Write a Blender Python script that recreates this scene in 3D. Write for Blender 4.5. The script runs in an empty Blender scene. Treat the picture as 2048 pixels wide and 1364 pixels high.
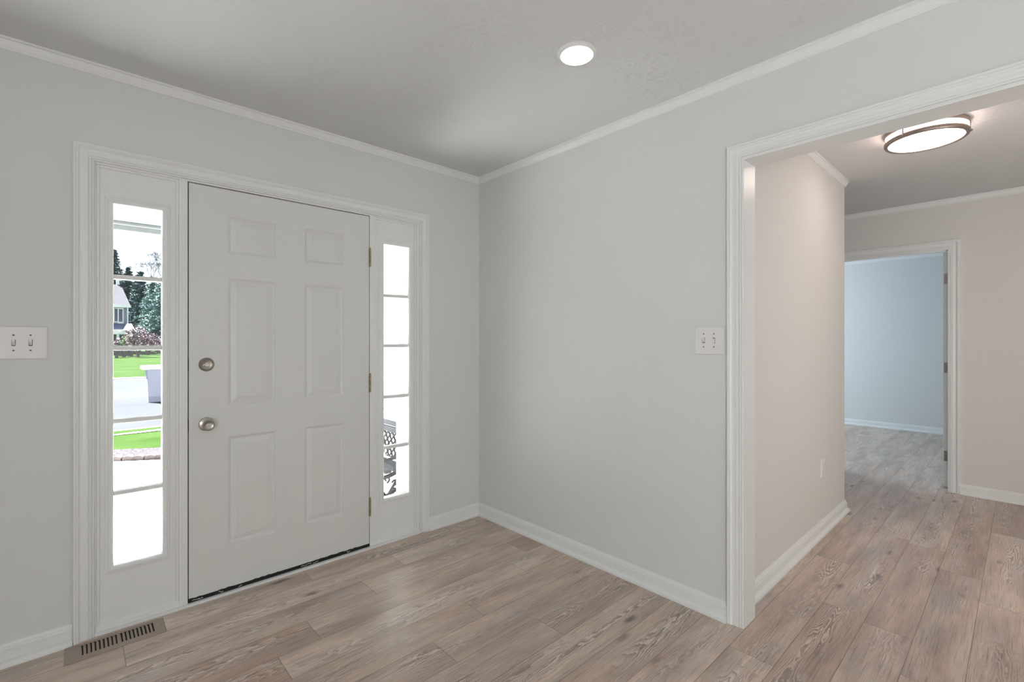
import bpy, bmesh, math, random
from mathutils import Vector, Matrix
random.seed(7)
sc = bpy.context.scene
col = sc.collection

# ------------------------------------------------------------------ camera
cam = bpy.data.objects.new('camera', bpy.data.cameras.new('camera'))
col.objects.link(cam)
cam.location = (-2.15693, -2.69182, 1.265)
cam.rotation_euler = (math.radians(90), 0, math.radians(47.3 - 90))
cam.data.sensor_width = 36.0
cam.data.lens = 945.0 / 2048.0 * 36.0
cam.data.shift_y = -2.0 / 2048.0
cam.data.clip_start = 0.05
cam.data.clip_end = 500
sc.camera = cam

# ------------------------------------------------------------------ view, sky, sun, fill lamps
sc.view_settings.view_transform = 'Standard'
sc.view_settings.look = 'None'
sc.view_settings.gamma = 1.0
sc.view_settings.exposure = 0.0
sc.view_settings.use_curve_mapping = False
sc.cycles.sample_clamp_indirect = 80

world = bpy.data.worlds.new('sky'); sc.world = world; world.use_nodes = True
wn = world.node_tree; wn.nodes.clear()
wo = wn.nodes.new('ShaderNodeOutputWorld'); wb = wn.nodes.new('ShaderNodeBackground')
sky = wn.nodes.new('ShaderNodeTexSky'); sky.sky_type = 'NISHITA'; sky.sun_disc = False
sky.sun_elevation = math.radians(53); sky.sun_rotation = math.radians(-30)
sky.air_density = 0.7; sky.dust_density = 3.0
wmx = wn.nodes.new('ShaderNodeMix'); wmx.data_type = 'RGBA'; wmx.inputs[0].default_value = 0.35
wmx.inputs[7].default_value = (6.5, 7.0, 7.6, 1)
wn.links.new(sky.outputs[0], wmx.inputs[6])
wn.links.new(wmx.outputs[2], wb.inputs[0]); wb.inputs[1].default_value = 0.32
wn.links.new(wb.outputs[0], wo.inputs[0])

def lamp(name, kind, loc, energy, color, size=None, direction=None, angle=None):
    d = bpy.data.lights.new(name, kind); d.energy = energy; d.color = color
    if size: d.shape = 'RECTANGLE'; d.size, d.size_y = size
    if angle is not None: d.angle = angle
    o = bpy.data.objects.new(name, d); col.objects.link(o); o.location = loc
    if direction: o.rotation_euler = Vector(direction).to_track_quat('-Z', 'Y').to_euler()
    return o
lamp('sun', 'SUN', (-6, 10, 12), 100.0, (1.0, 1.0, 0.99), direction=(0.5, -0.866, -1.33), angle=math.radians(0.6))
# added area fill inside closed walls, in place of unseen windows
lamp('fill_left', 'AREA', (-3.58, -4.1, 1.2), 92, (0.95, 0.98, 1.0), (1.5, 1.4), (1, 0.25, 0.35))
lamp('fill_back', 'AREA', (-1.7, -5.98, 1.15), 26, (.98, .99, 1.0), (2.4, 1.5), (0, 1, 0.40))
lamp('fill_far_room', 'AREA', (4.9, 1.15, 1.5), 85, (0.66, 0.83, 1.0), (1.8, 1.3), (0.15, -1, -0.05))

lamp('fill_next_room', 'AREA', (0.6, -3.9, 1.3), 26, (1.0, 0.95, 0.93), (1.2, 1.4), (1, 0.42, 0.22))  # added fill to brighten the hall's far wall and ceiling; source unseen

# ------------------------------------------------------------------ materials
def mat(name, color, rough=0.5, metal=0.0, bump=None, spec=0.5, vary=None):
    m = bpy.data.materials.new(name); m.use_nodes = True
    n = m.node_tree; b = n.nodes['Principled BSDF']
    b.inputs['Base Color'].default_value = (*color, 1); b.inputs['Roughness'].default_value = rough
    b.inputs['Metallic'].default_value = metal; b.inputs['Specular IOR Level'].default_value = spec
    if vary or bump:
        tc = n.nodes.new('ShaderNodeTexCoord')
    if vary:   # (scale, second colour, detail)
        no = n.nodes.new('ShaderNodeTexNoise'); no.inputs['Scale'].default_value = vary[0]; no.inputs['Detail'].default_value = 6
        n.links.new(tc.outputs['Object'], no.inputs['Vector'])
        rp = n.nodes.new('ShaderNodeValToRGB'); rp.color_ramp.elements[0].position = .35; rp.color_ramp.elements[1].position = .65
        rp.color_ramp.elements[0].color = (*color, 1); rp.color_ramp.elements[1].color = (*vary[1], 1)
        n.links.new(no.outputs[0], rp.inputs[0]); n.links.new(rp.outputs[0], b.inputs['Base Color'])
    if bump:   # (scale, strength, distance)
        no = n.nodes.new('ShaderNodeTexNoise'); no.inputs['Scale'].default_value = bump[0]; no.inputs['Detail'].default_value = 5
        n.links.new(tc.outputs['Object'], no.inputs['Vector'])
        bp = n.nodes.new('ShaderNodeBump'); bp.inputs['Strength'].default_value = bump[1]; bp.inputs['Distance'].default_value = bump[2]
        n.links.new(no.outputs[0], bp.inputs['Height']); n.links.new(bp.outputs[0], b.inputs['Normal'])
    return m
def emit(name, color, strength):
    m = bpy.data.materials.new(name); m.use_nodes = True; n = m.node_tree
    b = n.nodes['Principled BSDF']; b.inputs['Base Color'].default_value = (.9, .9, .88, 1)
    b.inputs['Emission Color'].default_value = (*color, 1); b.inputs['Emission Strength'].default_value = strength
    return m
WALL = mat('wall_paint', (.745, .752, .735), .75, bump=(180, .06, .002), spec=.25)
HALL = mat('hall_wall_paint', (.74, .725, .695), .75, bump=(180, .06, .002), spec=.25)
TRIM = mat('trim_paint', (.84, .845, .83), .32, bump=(60, .03, .001))
DOORP = mat('door_paint', (.755, .755, .73), .4, bump=(90, .04, .001))
CEILM = mat('ceiling_paint', (.73, .735, .735), .85, spec=.2)
NICKEL = mat('satin_nickel', (.46, .43, .39), .33, 1.0, bump=(300, .05, .0005))
STEEL = mat('hinge_steel', (.34, .34, .34), .4, 1.0)
BRASS = mat('aged_brass', (.52, .39, .20), .38, 1.0, vary=(60, (.30, .25, .17)))
BRONZE = mat('brushed_bronze', (.36, .29, .26), .42, .85)
BLACK = mat('black_rubber', (.008, .008, .008), .7)
DARK = mat('dark_cavity', (.012, .010, .009), .8)
PLATE = mat('white_plastic', (.82, .81, .80), .3)
SLOT = mat('slot_grey', (.12, .11, .11), .6)
TAUPE = mat('taupe_metal', (.40, .33, .275), .45, .35, bump=(200, .05, .0005))
CONC = mat('concrete', (.78, .78, .765), .8, vary=(3, (.75, .75, .735)), bump=(40, .2, .003))
ASPH = mat('asphalt', (.036, .0375, .042), .8, vary=(.7, (.032, .0333, .0375)), spec=0)
GRASSM = mat('grass', (.0125, .0255, .006), .9, vary=(1.2, (.019, .034, .010)), bump=(30, .5, .02), spec=0)
MULCH = mat('stone_chips', (.020, .017, .021), .9, vary=(38, (.06, .053, .058)), bump=(45, .8, .02), spec=0)
SIDING = mat('white_vinyl_siding', (.60, .62, .62), .5)
EXTW = mat('exterior_white', (.75, .76, .76), .5)
BEAM = mat('beam_shaded', (.17, .178, .18), .6)  # white beam, colour darkened so it shows against the bright sky
SOFF = mat('soffit_shaded', (.085, .094, .10), .6)  # white soffit, shade put into the colour against the strong sun
ROOFM = mat('asphalt_shingle', (.060, .060, .066), .9, vary=(4, (.05, .05, .057)), spec=0)
BLUEW = mat('blue_grey_siding', (.085, .10, .17), .7)
GREYW = mat('pale_grey_siding', (.21, .225, .27), .7)
HGLASS = mat('house_window_glass', (.03, .035, .07), .2)
PINE = mat('pine_needles', (.030, .048, .055), .9, vary=(.9, (.070, .105, .115)), spec=0)
PINE2 = mat('blue_spruce_needles', (.075, .115, .12), .9, vary=(.9, (.19, .27, .25)), spec=0)
BARK = mat('bark', (.06, .055, .06), .9)
BLOOM = mat('reddish_twigs', (.12, .075, .10), .9, vary=(3, (.22, .16, .19)))
LIME = mat('spring_leaves', (.10, .16, .07), .9, vary=(3, (.19, .24, .15)))
EVERG = mat('dark_hedge', (.02, .035, .04), .9, vary=(3, (.05, .06, .07)))
IRON = mat('grey_cast_iron', (.052, .048, .047), .55, .0)
BWOOD = mat('weathered_bench_wood', (.085, .085, .098), .7, vary=(6, (.065, .065, .076)))
BINM = mat('grey_plastic', (.20, .21, .28), .6)
BRICK = mat('pink_scalloped_stone', (.05, .036, .035), .85, vary=(20, (.07, .055, .055)))

def ceiling_texture(m):
    n = m.node_tree; b = n.nodes['Principled BSDF']
    tc = n.nodes.new('ShaderNodeTexCoord')
    n1 = n.nodes.new('ShaderNodeTexNoise'); n1.inputs['Scale'].default_value = 1.6; n1.inputs['Detail'].default_value = 2
    n2 = n.nodes.new('ShaderNodeTexNoise'); n2.inputs['Scale'].default_value = 26; n2.inputs['Detail'].default_value = 4; n2.inputs['Distortion'].default_value = 2.2
    mr1 = n.nodes.new('ShaderNodeMapRange'); mr1.inputs[1].default_value = .52; mr1.inputs[2].default_value = .66
    mr2 = n.nodes.new('ShaderNodeMapRange'); mr2.inputs[1].default_value = .56; mr2.inputs[2].default_value = .64
    mu = n.nodes.new('ShaderNodeMath'); mu.operation = 'MULTIPLY'
    bp = n.nodes.new('ShaderNodeBump'); bp.inputs['Strength'].default_value = .5; bp.inputs['Distance'].default_value = .005
    for x in (n1, n2): n.links.new(tc.outputs['Object'], x.inputs['Vector'])
    n.links.new(n1.outputs[0], mr1.inputs[0]); n.links.new(n2.outputs[0], mr2.inputs[0])
    n.links.new(mr1.outputs[0], mu.inputs[0]); n.links.new(mr2.outputs[0], mu.inputs[1])
    n.links.new(mu.outputs[0], bp.inputs['Height']); n.links.new(bp.outputs[0], b.inputs['Normal'])
ceiling_texture(CEILM)

def glass_mat():
    m = bpy.data.materials.new('window_glass'); m.use_nodes = True; n = m.node_tree; n.nodes.clear()
    o = n.nodes.new('ShaderNodeOutputMaterial'); t = n.nodes.new('ShaderNodeBsdfTransparent'); g = n.nodes.new('ShaderNodeBsdfGlossy')
    t.inputs[0].default_value = (.97, .985, .98, 1); g.inputs['Roughness'].default_value = .02
    lw = n.nodes.new('ShaderNodeLayerWeight'); pw = n.nodes.new('ShaderNodeMath'); pw.operation = 'POWER'; pw.inputs[1].default_value = 5
    f = n.nodes.new('ShaderNodeMath'); f.operation = 'MULTIPLY_ADD'; f.inputs[1].default_value = .9; f.inputs[2].default_value = .03
    n.links.new(lw.outputs['Facing'], pw.inputs[0]); n.links.new(pw.outputs[0], f.inputs[0])
    mx = n.nodes.new('ShaderNodeMixShader')
    n.links.new(f.outputs[0], mx.inputs[0]); n.links.new(t.outputs[0], mx.inputs[1]); n.links.new(g.outputs[0], mx.inputs[2])
    n.links.new(mx.outputs[0], o.inputs[0]); return m
GLASS = glass_mat()

def floor_mat():
    m = bpy.data.materials.new('limed_oak_planks'); m.use_nodes = True; n = m.node_tree; L = n.links
    b = n.nodes['Principled BSDF']
    def N(t, **k):
        x = n.nodes.new(t)
        for a, v in k.items(): setattr(x, a, v)
        return x
    def math_(op, a, c=None, clamp=False):
        x = N('ShaderNodeMath', operation=op, use_clamp=clamp)
        for i, v in enumerate((a, c)):
            if v is None: continue
            if isinstance(v, (int, float)): x.inputs[i].default_value = v
            else: L.new(v, x.inputs[i])
        return x.outputs[0]
    def ramp(v, lo, hi, a=0.0, c=1.0):
        x = N('ShaderNodeMapRange'); L.new(v, x.inputs[0])
        for i, q in zip((1, 2, 3, 4), (lo, hi, a, c)): x.inputs[i].default_value = q
        return x.outputs[0]
    def mixc(f, a, c, mode='MIX'):
        x = N('ShaderNodeMix', data_type='RGBA', blend_type=mode)
        if isinstance(f, (int, float)): x.inputs[0].default_value = f
        else: L.new(f, x.inputs[0])
        for i, v in ((6, a), (7, c)):
            if isinstance(v, tuple): x.inputs[i].default_value = (*v, 1)
            else: L.new(v, x.inputs[i])
        return x.outputs[2]
    pid = N('ShaderNodeAttribute', attribute_name='pid').outputs['Fac']
    pid2 = N('ShaderNodeAttribute', attribute_name='pid2').outputs['Fac']
    uv = N('ShaderNodeUVMap', uv_map='UVMap'); sp = N('ShaderNodeSeparateXYZ'); L.new(uv.outputs[0], sp.inputs[0])
    u, v = sp.outputs[0], sp.outputs[1]          # metres along and across the plank
    def vec(x, y, z):
        c = N('ShaderNodeCombineXYZ')
        for i, q in enumerate((x, y, z)):
            if isinstance(q, (int, float)): c.inputs[i].default_value = q
            else: L.new(q, c.inputs[i])
        return c.outputs[0]
    def noise(vc, scale, detail=3, rough=.5, dist=0):
        x = N('ShaderNodeTexNoise'); L.new(vc, x.inputs['Vector']); x.inputs['Scale'].default_value = scale
        x.inputs['Detail'].default_value = detail; x.inputs['Roughness'].default_value = rough; x.inputs['Distortion'].default_value = dist
        return x.outputs[0]
    off = math_('MULTIPLY', pid, 57.0)
    # growth rings: contour lines of a noise stretched along the board (cathedral arches and eyes)
    g1 = noise(vec(math_('MULTIPLY', u, 1.25), math_('MULTIPLY', v, 9.5), off), 1.0, 2.5, .45)
    cen = math_('ABSOLUTE', math_('SUBTRACT', v, math_('ADD', .05, math_('MULTIPLY', pid2, .07))))
    field = math_('ADD', math_('MULTIPLY', g1, 24.0), math_('MULTIPLY', cen, 95.0))
    field = math_('ADD', field, math_('MULTIPLY', noise(vec(math_('MULTIPLY', u, 22), math_('MULTIPLY', v, 80), off), 1.0, 3), 1.5))
    ring = math_('FRACT', field)
    line = ramp(ring, .0, .55, 1, 0)
    line = math_('MULTIPLY', line, ramp(ring, .0, .12))
    # where the lines are strong
    zone = ramp(cen, .018, .06, 1.0, .18)
    zone = math_('MULTIPLY', zone, ramp(noise(vec(math_('MULTIPLY', u, 1.3), math_('MULTIPLY', v, 3), math_('ADD', off, 9)), 1.3, 2), .40, .60))
    # fine pores
    pore = noise(vec(math_('MULTIPLY', u, 5), math_('MULTIPLY', v, 300), off), 1.0, 5, .72)
    pored = ramp(pore, .50, .66)
    porel = ramp(pore, .47, .32)
    # broad stain variation
    broad = noise(vec(math_('MULTIPLY', u, 1.6), math_('MULTIPLY', v, 8), math_('ADD', off, 31)), 1.0, 4, .6)
    c = mixc(pid, (.66, .50, .395), (.84, .68, .565))
    c = mixc(ramp(pid2, .72, .95), c, (.58, .405, .305))
    c = mixc(ramp(broad, .42, .66, 0, .75), c, (.34, .27, .225))
    c = mixc(ramp(broad, .46, .28, 0, .6), c, (.74, .64, .54))
    hue = noise(vec(math_('MULTIPLY', u, 2.6), math_('MULTIPLY', v, 12), math_('ADD', off, 71)), 1.0, 3, .6)
    c = mixc(ramp(hue, .54, .70, 0, .55), c, (.62, .43, .33))
    c = mixc(ramp(hue, .46, .30, 0, .55), c, (.50, .47, .47))
    c = mixc(math_('MULTIPLY', pored, .6), c, (.17, .125, .10))
    c = mixc(math_('MULTIPLY', porel, .5), c, (.47, .41, .36))
    c = mixc(math_('MULTIPLY', math_('MULTIPLY', line, zone), .85), c, (.86, .80, .74))
    ringd = math_('MULTIPLY', ramp(ring, .55, .9), zone)
    c = mixc(math_('MULTIPLY', ringd, .6), c, (.17, .125, .10))
    # knots
    vo = N('ShaderNodeTexVoronoi', feature='F1'); L.new(vec(math_('MULTIPLY', u, 1.9), math_('MULTIPLY', v, 5.5), off), vo.inputs['Vector']); vo.inputs['Scale'].default_value = 1.25
    kd = math_('ADD', vo.outputs['Distance'], math_('MULTIPLY', math_('SUBTRACT', noise(vec(math_('MULTIPLY', u, 30), math_('MULTIPLY', v, 60), off), 1.0, 3), .5), .12))
    kn = math_('MULTIPLY', ramp(kd, .03, .15, 1, 0), ramp(noise(vo.outputs['Position'], 3.1, 1), .40, .48))
    c = mixc(math_('MULTIPLY', kn, .75), c, (.085, .065, .06))
    # joints between boards
    dv = math_('MINIMUM', v, math_('SUBTRACT', .170, v))
    du = math_('MINIMUM', u, math_('SUBTRACT', N('ShaderNodeAttribute', attribute_name='plen').outputs['Fac'], u))
    ed = math_('MINIMUM', dv, du)
    joint = ramp(ed, .0007, .0018, 1, 0)
    c = mixc(math_('MULTIPLY', joint, .62), c, (.10, .075, .06))
    L.new(c, b.inputs['Base Color'])
    rg = math_('ADD', ramp(pore, .3, .7, .27, .40), 0)
    L.new(rg, b.inputs['Roughness']); b.inputs['Specular IOR Level'].default_value = .5
    bp = N('ShaderNodeBump'); bp.inputs['Strength'].default_value = .25; bp.inputs['Distance'].default_value = .001
    h = math_('SUBTRACT', math_('SUBTRACT', 1.0, math_('MULTIPLY', pored, .35)), joint)
    L.new(h, bp.inputs['Height']); L.new(bp.outputs[0], b.inputs['Normal'])
    return m
FLOOR = floor_mat()

# ------------------------------------------------------------------ mesh helpers
class MB:
    def __init__(s): s.v = []; s.f = []
    def add(s, vs, fs):
        o = len(s.v); s.v += [tuple(x) for x in vs]; s.f += [tuple(i + o for i in f) for f in fs]; return s
    def box(s, a, b):
        x0, y0, z0 = (min(a[i], b[i]) for i in range(3)); x1, y1, z1 = (max(a[i], b[i]) for i in range(3))
        return s.add([(x0,y0,z0),(x1,y0,z0),(x1,y1,z0),(x0,y1,z0),(x0,y0,z1),(x1,y0,z1),(x1,y1,z1),(x0,y1,z1)],
                     [(0,3,2,1),(4,5,6,7),(0,1,5,4),(1,2,6,5),(2,3,7,6),(3,0,4,7)])
    def lathe(s, prof, origin, axis='y', seg=32, cap=True):
        # prof [(r, t)] along the axis direction
        ax = {'x': Vector((1,0,0)), 'y': Vector((0,1,0)), 'z': Vector((0,0,1))}[axis]
        p = Vector((0,0,1)) if axis != 'z' else Vector((1,0,0)); q = ax.cross(p)
        o = Vector(origin); vs = []; fs = []
        for r, t in prof:
            for i in range(seg):
                a = 2*math.pi*i/seg; vs.append(o + ax*t + p*(r*math.cos(a)) + q*(r*math.sin(a)))
        for k in range(len(prof)-1):
            for i in range(seg):
                j = (i+1) % seg; fs.append((k*seg+i, k*seg+j, (k+1)*seg+j, (k+1)*seg+i))
        if cap:
            fs.append(tuple(range(seg))[::-1]); fs.append(tuple((len(prof)-1)*seg+i for i in range(seg)))
        return s.add(vs, fs)
    def sweep(s, path, prof, fn, closed=False, cap=True):
        # path: 2-D polyline; prof: [(a, b)], a is a mitred offset to the path's left, b goes to fn
        n = len(path); P = [Vector(p) for p in path]; offs = []
        for i in range(n):
            d0 = (P[i]-P[i-1]).normalized() if (i > 0 or closed) else None
            d1 = (P[(i+1) % n]-P[i]).normalized() if (i < n-1 or closed) else None
            if d0 is None: d0 = d1
            if d1 is None: d1 = d0
            n0 = Vector((-d0.y, d0.x)); n1 = Vector((-d1.y, d1.x)); m = (n0+n1); m.normalize(); m = m / max(.2, m.dot(n0)); offs.append(m)
        vs = []; fs = []; k = len(prof)
        for p, m in zip(P, offs):
            for a, b in prof: q = p + m*a; vs.append(fn(q.x, q.y, b))
        for i in range(n if closed else n-1):
            j = (i+1) % n
            for t in range(k):
                u = (t+1) % k; fs.append((i*k+t, i*k+u, j*k+u, j*k+t))
        if cap and not closed:
            fs.append(tuple(range(k))[::-1]); fs.append(tuple((n-1)*k+t for t in range(k)))
        return s.add(vs, fs)
    def tube(s, pts, r, seg=8):
        pts = [Vector(p) for p in pts]; vs = []; fs = []; n = len(pts)
        for i, p in enumerate(pts):
            d = (pts[min(i+1, n-1)] - pts[max(i-1, 0)]).normalized()
            a = d.orthogonal().normalized() if i == 0 else (a - d*a.dot(d)).normalized()
            c = d.cross(a); rr = r[i] if isinstance(r, (list, tuple)) else r
            for k in range(seg): t = 2*math.pi*k/seg; vs.append(p + a*rr*math.cos(t) + c*rr*math.sin(t))
        for i in range(n-1):
            for k in range(seg): j = (k+1) % seg; fs.append((i*seg+k, i*seg+j, (i+1)*seg+j, (i+1)*seg+k))
        fs.append(tuple(range(seg))[::-1]); fs.append(tuple((n-1)*seg+k for k in range(seg)))
        return s.add(vs, fs)
    def build(s, name, m, parent=None, bevel=0, smooth=False, recalc=True):
        me = bpy.data.meshes.new(name); me.from_pydata(s.v, [], s.f)
        if recalc:
            bm = bmesh.new(); bm.from_mesh(me); bmesh.ops.recalc_face_normals(bm, faces=bm.faces[:]); bm.to_mesh(me); bm.free()
        me.materials.append(m)
        if smooth: me.polygons.foreach_set('use_smooth', [True]*len(me.polygons))
        o = bpy.data.objects.new(name, me); col.objects.link(o)
        if parent:
            o.parent = parent; o.matrix_parent_inverse = Matrix.Translation(-parent.location)
        if bevel:
            b = o.modifiers.new('bevel', 'BEVEL'); b.width = bevel; b.segments = 2; b.limit_method = 'ANGLE'
        if smooth:
            e = o.modifiers.new('edges', 'EDGE_SPLIT'); e.split_angle = math.radians(38)
        return o
def empty(name, loc):
    o = bpy.data.objects.new(name, None); o.location = loc; o.empty_display_size = .1; col.objects.link(o); return o
def tag(o, label=None, cat=None, group=None, kind=None):
    if label: o['label'] = label
    if cat: o['category'] = cat
    if group: o['group'] = group
    if kind: o['kind'] = kind
    return o
def struct(o, label=None, cat=None): return tag(o, label, cat, None, 'structure')
def copy_tree(o, parent=None):
    c = o.copy(); col.objects.link(c); c.parent = parent
    for ch in list(o.children): copy_tree(ch, c)
    return c

H = 2.44
# ------------------------------------------------------------------ floor: one mesh, a face for each board
def build_floor():
    W = .170; Y0 = -2.374; LEN = 1.215
    known = {7:-1.058, 11:-1.057, 8:-.78, 10:-1.395, 12:-2.014, 13:-1.242, 2:-.17, 0:.438, -1:1.35, -2:1.05, 9:-.35, 6:-.62, 5:.15, 4:-.9, 3:.52, 1:-.72}
    vs = []; fs = []; uvs = []; A1 = []; A2 = []; PL = []
    rr = random.Random(21)
    def row(k, xa, xb, ya, yb):
        j = known.get(k, rr.uniform(0, LEN)); x = j - math.ceil((j-xa)/LEN)*LEN
        while x < xb:
            a, b = max(x, xa), min(x+LEN, xb)
            if b - a > 1e-4:
                o = len(vs); y0 = Y0+k*W
                lo, hi = max(y0, ya), min(y0+W, yb)
                vs.extend([(a,lo,0),(b,lo,0),(b,hi,0),(a,hi,0)]); fs.append((o,o+1,o+2,o+3))
                uvs.extend([(a-x,lo-y0),(b-x,lo-y0),(b-x,hi-y0),(a-x,hi-y0)])
                A1.append(rr.random()); A2.append(rr.random()); PL.append(LEN)
            x += LEN
    k = -22
    while Y0+k*W < 1.3:
        lo, hi = Y0+k*W, Y0+(k+1)*W
        if hi > -6.0 and lo < 0.0: row(k, -3.6, 6.5, max(lo,-6.0), min(hi, 0.0))
        if hi > 0.0 and lo < 1.3: row(k, .118, 6.5, max(lo, 0.0), min(hi, 1.3))
        k += 1
    me = bpy.data.meshes.new('floor'); me.from_pydata(vs, [], fs)
    uvl = me.uv_layers.new(name='UVMap')
    for i, q in enumerate(uvs): uvl.data[i].uv = q
    for nm, dat in (('pid', A1), ('pid2', A2), ('plen', PL)):
        at = me.attributes.new(nm, 'FLOAT', 'FACE'); at.data.foreach_set('value', dat)
    me.materials.append(FLOOR)
    o = bpy.data.objects.new('floor', me); col.objects.link(o); struct(o)
build_floor()
struct(MB().box((-3.72,-6.1,-.14),(0,.0,-.004)).box((0,-6.1,-.14),(6.62,1.4,-.004)).build('floor_slab', DARK))
struct(MB().box((-3.72,-6.1,H),(0,.12,H+.15)).box((0,-6.1,H),(6.62,1.42,H+.15)).build('ceiling', CEILM))

# ------------------------------------------------------------------ walls
ex0, ex1, ez = -2.118, -.486, 2.040     # entry unit rough opening
struct(MB().box((-3.6,0,0),(ex0,.12,H)).box((ex1,0,0),(0,.12,H)).box((ex0,0,ez),(ex1,.12,H)).build('wall_front', WALL))
struct(MB().box((0,-1.848,0),(.118,.12,H)).box((0,-3.6,2.0665),(.118,-1.848,H)).box((0,-6,0),(.118,-3.6,H)).build('wall_right', WALL))
struct(MB().box((-3.72,-6,0),(-3.6,.12,H)).build('wall_left', WALL))
struct(MB().box((-3.72,-6.12,0),(6.5,-6,H)).build('wall_back', WALL))
struct(MB().box((.118,-1.79,0),(2.026,-1.67,H)).box((1.906,-1.67,0),(2.026,1.2,H)).build('wall_hall', HALL))
struct(MB().box((2.026,1.2,0),(6.5,1.32,H)).box((.118,-4.12,0),(3.19,-4.0,H)).build('wall_hall_end', HALL))
fy0, fy1, fz = -2.262, -1.502, 2.022
struct(MB().box((3.19,-4.12,0),(3.305,fy0-.012,H)).box((3.19,fy1+.012,0),(3.305,1.2,H)).box((3.19,fy0-.012,fz+.012),(3.305,fy1+.012,H)).build('wall_far', HALL))
struct(MB().box((6.38,-4.12,0),(6.5,1.2,H)).box((3.305,-4.12,0),(6.38,-4.0,H)).build('wall_far_room', WALL))

# ------------------------------------------------------------------ trim profiles
CAS = [(0,0),(0,.010),(.0015,.0125),(.0050,.0125),(.0065,.0080),(.0085,.0080),(.0100,.0135),(.0140,.0140),(.0155,.0095),(.0175,.0095),(.0195,.0130),(.026,.0138),(.036,.0125),(.0455,.0135),(.0485,.0190),(.053,.0215),(.0570,.0195),(.0585,.0215),(.0645,.0215),(.067,.018),(.067,0)]
BASE = [(0,0),(.031,0),(.031,.006),(.0297,.0125),(.026,.0180),(.0205,.0220),(.0140,.0240),(.0140,.0555),(.0150,.0570),(.0150,.0600),(.0110,.0620),(.0100,.0690),(.0110,.0705),(.0085,.0735),(.0060,.0785),(.0045,.0830),(0,.0845)]
CRN = [(0,-.044),(.005,-.044),(.0065,-.041),(.0065,-.037),(.011,-.031),(.0165,-.019),(.0185,-.014),(.0185,-.010),(.026,-.0085),(.026,0),(0,0)]
fnA = lambda x, z, b: (x, -b, z)             # front wall, towards the room
fnB = lambda y, z, b: (-b, y, z)             # right wall
fnF = lambda y, z, b: (3.19-b, y, z)         # far wall
fnXY = lambda x, y, b: (x, y, b)
def struct_sweep(name, path, prof, fn, m=TRIM): return struct(MB().sweep(path, prof, fn).build(name, m))
# casings (profile grows to the left of the path)
struct_sweep('trim_1', [(-.503,0),(-.503,2.027),(-2.100,2.027),(-2.100,0)][::-1], [(a,b) for a,b in CAS], fnA)
struct_sweep('trim_2', [(-1.857,0),(-1.857,2.0585),(-3.60,2.0585)][::-1], CAS, fnB)
struct_sweep('trim_3', [(fy0-.006,0),(fy0-.006,fz+.006),(fy1+.006,fz+.006),(fy1+.006,0)], CAS, fnF)
# baseboards
neg = lambda p: [(-a, b) for a, b in p]
struct_sweep('baseboard_front', [(-3.6,0),(-2.168,0)], neg(BASE), fnXY)
struct_sweep('baseboard_right', [(-.4375,0),(0,0),(0,-1.790)], neg(BASE), fnXY)
struct_sweep('baseboard_hall', [(.118,-1.79),(2.026,-1.79),(2.026,1.2)], neg(BASE), fnXY)
struct_sweep('baseboard_far', [(3.19,fy0-.0735),(3.19,-4.0)], neg(BASE), fnXY)
struct_sweep('baseboard_far_room', [(6.38,1.2),(6.38,-4.0)], neg(BASE), fnXY)
# crown mouldings
fnC = lambda x, y, b: (x, y, H+b)
struct_sweep('trim_4', [(-3.6,0),(0,0),(0,-6)], neg(CRN), fnC)
struct_sweep('trim_5', [(.118,-1.79),(2.026,-1.79),(2.026,1.2)], neg(CRN), fnC)
struct_sweep('trim_6', [(3.19,1.2),(3.19,-4.0)], neg(CRN), fnC)
struct_sweep('trim_7', [(6.38,1.2),(6.38,-4.0)], neg(CRN), fnC)
# jamb lining of the wide cased opening
struct(MB().box((-.010,-1.860,0),(.118,-1.848,2.0665)).box((-.010,-3.60,2.0545),(.118,-1.860,2.0665)).build('trim_8', TRIM))

# ------------------------------------------------------------------ entry door unit
def grid_face(mb, xs, zs, holes, y):
    for i in range(len(xs)-1):
        for k in range(len(zs)-1):
            if (i, k) in holes: continue
            mb.add([(xs[i],y,zs[k]),(xs[i+1],y,zs[k]),(xs[i+1],y,zs[k+1]),(xs[i],y,zs[k+1])], [(0,1,2,3)])
def rings(mb, x0, x1, z0, z1, prof, fill=True):
    vs = []; fs = []
    for ins, y in prof: vs += [(x0+ins,y,z0+ins),(x1-ins,y,z0+ins),(x1-ins,y,z1-ins),(x0+ins,y,z1-ins)]
    for k in range(len(prof)-1):
        for i in range(4): j = (i+1) % 4; fs.append((k*4+i, k*4+j, (k+1)*4+j, (k+1)*4+i))
    if fill: b = (len(prof)-1)*4; fs.append((b,b+1,b+2,b+3))
    mb.add(vs, fs)

door = struct(empty('door_1', (-1.3075, 0, 0)), 'white six-panel front door between two narrow sidelight windows', 'door')
dx0, dx1, dz0, dz1, dy = -1.7625, -.8502, .030, 2.0148, .004
mb = MB()
pz = [(.244,.782),(.938,1.573),(1.699,1.881)]; px = [(-1.598,-1.378),(-1.227,-1.009)]
xs = [dx0,px[0][0],px[0][1],px[1][0],px[1][1],dx1]; zs = [dz0]+[q for p in pz for q in p]+[dz1]
grid_face(mb, xs, zs, {(i,k) for i in (1,3) for k in (1,3,5)}, dy)
for a, b in px:
    for c, d in pz:
        rings(mb, a, b, c, d, [(0,dy),(.0015,dy+.0012),(.005,dy+.0045),(.010,dy+.0068),(.0125,dy+.0085),(.0145,dy+.0088),(.037,dy+.0030),(.039,dy+.0018)])
mb.add([(dx0,dy,dz0),(dx1,dy,dz0),(dx1,dy,dz1),(dx0,dy,dz1),(dx0,dy+.044,dz0),(dx1,dy+.044,dz0),(dx1,dy+.044,dz1),(dx0,dy+.044,dz1)],
       [(4,5,6,7),(0,1,5,4),(1,2,6,5),(2,3,7,6),(3,0,4,7)])
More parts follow.
